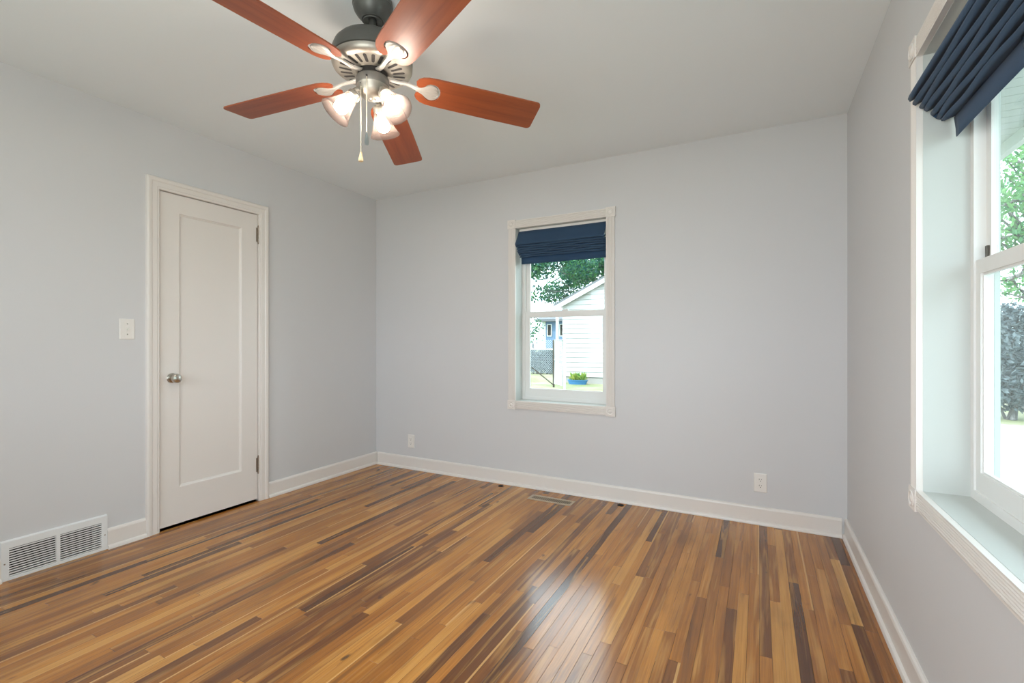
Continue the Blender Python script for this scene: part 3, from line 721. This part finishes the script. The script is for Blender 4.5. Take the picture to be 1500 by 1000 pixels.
for sgn in (-1, 1):
    e = (xr_ + sgn * (xr_ - gx0 + ov)); ze = 2.60 - ov * 0.49
    fa.hexa([(e, gy - ov + 0.01, ze - 0.09), (xr_, gy - ov + 0.01, gz(xr_) - 0.09), (xr_, gy - ov + 0.04, gz(xr_) - 0.09), (e, gy - ov + 0.04, ze - 0.09), (e, gy - ov + 0.01, ze + 0.10), (xr_, gy - ov + 0.01, gz(xr_) + 0.10), (xr_, gy - ov + 0.04, gz(xr_) + 0.10), (e, gy - ov + 0.04, ze + 0.10)])
fa.build('fascia', M['siding'], garage, weld=False)
wf = MB().ring(PBg := (lambda a, z, t: (a, gy - t, z)), -5.42, -4.5, 1.05, 2.15, 0.06, 0.06, 0.06, 0.0, 0.06).build('window', M['outwhite'], garage, weld=False)
MB().pbox(PBg, -5.37, -4.55, 1.1, 2.1, 0.0, 0.03).build('pane', M['bluesiding'], wf, weld=False)

# blue house farther off
hp = at(795, 500, 37); hx, hy = hp.x, hp.y
house = tag(empty('house', (hx + 4, hy + 3, GZ)), 'blue house with white corner boards beyond the fence', 'house')
MB().box((hx, hy, GZ), (hx + 8, hy + 6, 2.75)).build('wall', M['bluesiding'], house, weld=False)
MB().box((hx - 0.05, hy - 0.04, GZ), (hx + 0.27, hy + 0.1, 2.7)).build('corner_board', M['outwhite'], house, weld=False)
MB().hexa([(hx - 0.4, hy - 0.5, 2.70), (hx + 8.4, hy - 0.5, 2.70), (hx + 8.4, hy + 6.5, 2.70), (hx - 0.4, hy + 6.5, 2.70), (hx - 0.4, hy - 0.5, 2.88), (hx + 8.4, hy - 0.5, 2.88), (hx + 8.4, hy + 3, 3.8), (hx - 0.4, hy + 3, 3.8)]).build('roof', M['roofing'], house, weld=False)
for wx in (hx + 0.38, hx + 1.42):
    fo = MB().ring(lambda a, z, t: (a, hy - t, z), wx, wx + 0.40, 1.55, 2.5, 0.06, 0.06, 0.06, 0, 0.05).build('window', M['outwhite'], house, weld=False)
    MB().box((wx + 0.05, hy - 0.02, 1.6), (wx + 0.35, hy - 0.005, 2.45)).build('pane', M['slot'], fo, weld=False)

# white square post between fence and garage
pp = at(816.5, 500, 20.5)
post = tag(empty('porch_post', (pp.x, pp.y, GZ)), 'tall white square post beside the left edge of the garage', 'post')
MB().box((pp.x - 0.055, pp.y - 0.055, GZ), (pp.x + 0.055, pp.y + 0.055, 2.35)).build('shaft', M['outwhite'], post, weld=False)
MB().box((pp.x - 0.10, pp.y - 0.10, GZ), (pp.x + 0.10, pp.y + 0.10, GZ + 0.18)).build('base', M['outwhite'], post, weld=False)

# chain-link fence and gate
def netting(b, p0, p1, z0, z1, step=0.085, r=0.007):
    p0, p1 = Vector(p0), Vector(p1); d = (p1 - p0); L = d.length; d.normalize(); H = z1 - z0; s = -H
    while s < L:
        for sg in (1, -1):
            a, c = (s, s + H)
            lo, hi = max(a, 0), min(c, L)
            if hi - lo > 0.02:
                za, zc_ = (z0 + lo - a, z0 + hi - a) if sg == 1 else (z1 - (lo - a), z1 - (hi - a))
                u0 = p0 + d * lo; u1 = p0 + d * hi
                b.tube([(u0.x, u0.y, za), (u1.x, u1.y, zc_)], r, 3, False, False)
        s += step
f1 = at(811, 500, 17.0); f0 = at(770, 500, 17.8); g1 = at(827, 500, 15.9)
fence = tag(empty('chain_link_fence', (f0.x, f0.y, GZ)), 'grey chain link fence with a top rail left of the gate', 'fence')
MB().tube([(f0.x - 3, f0.y - 0.4, 0.86), (f0.x, f0.y, 0.86), (f1.x, f1.y, 0.86)], 0.028, 8).build('top_rail', M['galv'], fence)
nb = MB(); netting(nb, (f0.x - 1.0, f0.y - 0.13, 0), (f1.x, f1.y, 0), GZ + 0.5, 1.2); nb.build('wire_mesh', M['galv'], fence, weld=False)
MB().tube([(f1.x, f1.y, GZ), (f1.x, f1.y, 1.2)], 0.035, 10).build('post', M['darkmetal'], fence)
MB().tube([(f0.x - 0.4, f0.y - 0.05, GZ), (f0.x - 0.4, f0.y - 0.05, 1.2)], 0.03, 10).build('post', M['galv'], fence)
br = at(779, 538, 17.4); MB().tube([br, (f1.x, f1.y, GZ + 0.08)], 0.022, 8).build('brace', M['darkmetal'], fence)
gate = tag(empty('chain_link_gate', (g1.x, g1.y, GZ)), 'chain link gate with a white pipe frame in front of the white post', 'gate')
gb = MB(); q0 = Vector((f1.x, f1.y, 0)).lerp(Vector((g1.x, g1.y, 0)), 0.08); q1 = Vector((f1.x, f1.y, 0)).lerp(Vector((g1.x, g1.y, 0)), 0.86)
gb.tube([(q0.x, q0.y, GZ + 0.15), (q0.x, q0.y, 1.2), (q1.x, q1.y, 1.2), (q1.x, q1.y, GZ + 0.15), (q0.x, q0.y, GZ + 0.15)], 0.022, 8)
gb.tube([(q0.x, q0.y, 0.5), (q1.x, q1.y, 0.5)], 0.02, 8)
gb.build('gate_frame', M['outwhite'], gate)
nb = MB(); netting(nb, q0, q1, GZ + 0.15, 1.2); nb.build('wire_mesh', M['galv'], gate, weld=False)
MB().tube([(g1.x, g1.y, GZ), (g1.x, g1.y, 1.27)], 0.042, 10).sphere((g1.x, g1.y, 1.28), 0.05, 10, 8).build('gate_post', M['outwhite'], gate)

# blue planter tub with a plant
pl = at(846, 560, 18.2); pl.z = GZ
pot = tag(empty('planter', pl), 'low blue planter with a leafy green plant at the foot of the garage wall', 'planter')
o_ = []
def oval(sx, sy, z): return [(pl.x + sx * math.cos(2 * PI * k / 28), pl.y + sy * math.sin(2 * PI * k / 28), GZ + z) for k in range(28)]
MB().loft([oval(0.34, 0.16, 0.0), oval(0.40, 0.20, 0.14), oval(0.42, 0.22, 0.15), oval(0.42, 0.22, 0.175), oval(0.38, 0.18, 0.175), oval(0.37, 0.17, 0.13)], smooth=True).build('tub', M['tub'], pot)
MB().loft([oval(0.37, 0.17, 0.12), oval(0.37, 0.17, 0.14)]).build('soil', M['soil'], pot)
rng = random.Random(3); b = MB()
for k in range(150):
    a = rng.uniform(0, 6.28); rr = rng.uniform(0.02, 0.33); base = Vector((pl.x + rr * math.cos(a), pl.y + 0.45 * rr * math.sin(a), GZ + 0.14))
    tip = base + Vector((rng.gauss(0, 0.10), rng.gauss(0, 0.07), rng.uniform(0.12, 0.36))); e = Vector((rng.uniform(0.015, 0.04), rng.uniform(-0.02, 0.02), 0)); m_ = base.lerp(tip, 0.55) + Vector((0, 0, 0.03))
    b.add([base, m_ + e, tip, m_ - e], [(0, 1, 2, 3)])
b.build('foliage', M['leaf4'], pot, weld=False)

# tall tree behind the garage
rng = random.Random(11)
def tree(base, top, r0, blobs, label, mat, n, size, cat='tree', drop=0.4, limbs=True):
    root = tag(empty('tree', base), label, cat)
    tb = MB(); H = top - base
    pts = [base + H * f_ + Vector((rng.gauss(0, 0.03), rng.gauss(0, 0.03), 0)) * H.length * (f_ > 0) for f_ in (0, 0.04, 0.1, 0.3, 0.55, 0.8, 1)]
    tb.tube(pts, [r0 * k for k in (1.55, 1.2, 1.02, 0.85, 0.65, 0.42, 0.2)], 20)
    tb.build('trunk', M['bark'], root)
    bb = MB(); fb_ = MB()
    for c, r in blobs:
        c = Vector(c); j = rng.uniform(0.35, 0.85); p0 = base + H * j
        if limbs:
            branch(bb, p0, c, r0 * 0.22, r0 * 0.05, rng)
            for _ in range(5):
                branch(bb, c.lerp(p0, rng.uniform(0.05, 0.4)), c + Vector((rng.gauss(0, 0.6) * r[0], rng.gauss(0, 0.6) * r[1], rng.gauss(0, 0.6) * r[2])), r0 * 0.06, r0 * 0.02, rng, 4)
        leaves(fb_, c, r, int(n * r[0] * r[1] * r[2]), size, rng, drop)
    if limbs: bb.build('branches', M['bark'], root)
    fb_.build('foliage', mat, root, weld=False)
    return root
tb_ = at(905, 500, 27.5); tb_.z = GZ
bl = []
for (px, py, D, rx, rz_) in ((792, 392, 25, 0.9, 0.75), (812, 384, 26, 0.8, 0.5), (853, 392, 25, 0.9, 0.8), (876, 384, 26, 0.9, 0.55), (848, 416, 25.5, 0.55, 0.55), (783, 430, 25.5, 0.5, 0.5), (800, 436, 26, 0.32, 0.3), (818, 432, 26, 0.45, 0.16), (868, 405, 26, 0.5, 0.35), (836, 372, 26, 1.2, 0.5), (770, 380, 26, 1.4, 1.0), (905, 380, 26.5, 1.3, 0.9)):
    bl.append((at(px, py, D), (rx, rx, rz_)))
for k in range(8):
    bl.append((tb_ + Vector((rng.uniform(-4, 4), rng.uniform(-2.5, 3), rng.uniform(4.6, 6.6))), (1.2, 1.2, 0.8)))
tree(tb_, tb_ + Vector((0.2, 0.3, 6.6)), 0.17, bl, 'tall leafy green tree rising behind the white garage roof', M['leaf'], 900, 0.115)
# bushes and tree left of the blue house
t2 = at(781, 500, 33); t2.z = GZ
tree(t2, t2 + Vector((0, 0, 2.6)), 0.12, [(at(784, 487, 32), (0.7, 0.7, 0.8)), (at(770, 480, 33), (1.2, 1.2, 1.2)), (at(788, 476, 33), (0.6, 0.6, 0.5))], 'small green tree beside the blue house beyond the fence', M['leaf'], 170, 0.12)

# right window view: big trunk, bright crown, dark shrub
t3 = at(1548, 606, 11.2); t3.z = GZ
bl3 = []
for (px, py, D, rx, rz_) in ((1480, 330, 9.5, 0.55, 0.40), (1500, 285, 9.6, 0.6, 0.5), (1520, 340, 9.5, 0.7, 0.6), (1492, 360, 9.8, 0.45, 0.25), (1540, 250, 10, 1.0, 0.8), (1600, 300, 10.5, 1.1, 0.9), (1500, 395, 10.2, 0.30, 0.16), (1560, 180, 11, 1.3, 0.9), (1474, 412, 12.6, 0.5, 0.42), (1496, 425, 12.8, 0.45, 0.35), (1474, 300, 10.2, 0.35, 0.3)):
    bl3.append((at(px, py, D), (rx, rx, rz_)))
tree(t3, t3 + Vector((0.1, 0.2, 6.0)), 0.62, bl3, 'large tree with pale rugged bark outside the right window', M['leaf2'], 1500, 0.075, drop=0.6)
s0 = at(1474, 596, 10.0); s0.z = GZ
sh = tag(empty('shrub', s0), 'tall dense grey green shrub beside the tree trunk outside the right window', 'shrub')
b = MB(); rng2 = random.Random(5)
for (px, py, rx, rz_) in ((1470, 560, 0.65, 0.6), (1486, 520, 0.6, 0.7), (1466, 505, 0.5, 0.6), (1490, 575, 0.6, 0.5), (1476, 470, 0.45, 0.45), (1450, 550, 0.7, 0.7), (1440, 500, 0.7, 0.8)):
    leaves(b, at(px, py, 10.0), (rx * 0.85, rx * 0.85, rz_ * 0.85), 900, 0.065, rng2)
b.build('foliage', M['leaf3'], sh, weld=False)
st_ = MB()
for k in range(7): branch(st_, s0 + Vector((rng2.uniform(-0.15, 0.15), rng2.uniform(-0.15, 0.15), 0)), s0 + Vector((rng2.uniform(-0.6, 0.6), rng2.uniform(-0.6, 0.6), rng2.uniform(0.9, 1.7))), 0.03, 0.01, rng2)
st_.build('stem', M['bark'], sh)

# trees added in the east to block sky and green the right window's light
proto = None
for k, (tx, ty) in enumerate(((9.2, -6.5), (9.6, -1.6), (9.0, 3.2), (9.8, 8.1))):
    lab = 'leafy tree added beyond the driveway to block sky light from the right window'
    base = Vector((tx, ty, GZ))
    if proto is None:
        bl = [(base + Vector((rng.uniform(-1.0, 1.0), rng.uniform(-1.15, 1.15), rng.uniform(0.9, 6.2))), (1.0, 1.1, 0.9)) for _ in range(22)]
        proto = tree(base, base + Vector((0, 0, 5.4)), 0.16, bl, lab, M['leaf2'], 300, 0.11, limbs=False); proto['group'] = 'added sky-blocking trees on the east side'
    else:
        c = dup(proto); c.location = base; c.rotation_euler.z = k * PI

# low dark hedge behind the chain link fence
h0 = at(764, 500, 24.5); h1 = at(825, 500, 23.5)
hd = tag(empty('hedge', ((h0.x + h1.x) / 2, (h0.y + h1.y) / 2, GZ)), 'low dark hedge seen through the chain link fence', 'hedge')
b = MB(); rng3 = random.Random(21)
for k in range(11):
    p = h0.lerp(h1, k / 10); leaves(b, (p.x, p.y, GZ + 0.66), (0.36, 0.3, 0.66), 420, 0.085, rng3)
b.build('foliage', M['leaf3'], hd, weld=False)
b = MB()
for k in range(11):
    p = h0.lerp(h1, k / 10); b.tube([(p.x, p.y, GZ), (p.x + 0.02, p.y, GZ + 0.9)], [0.03, 0.012], 6)
b.build('stem', M['bark'], hd)
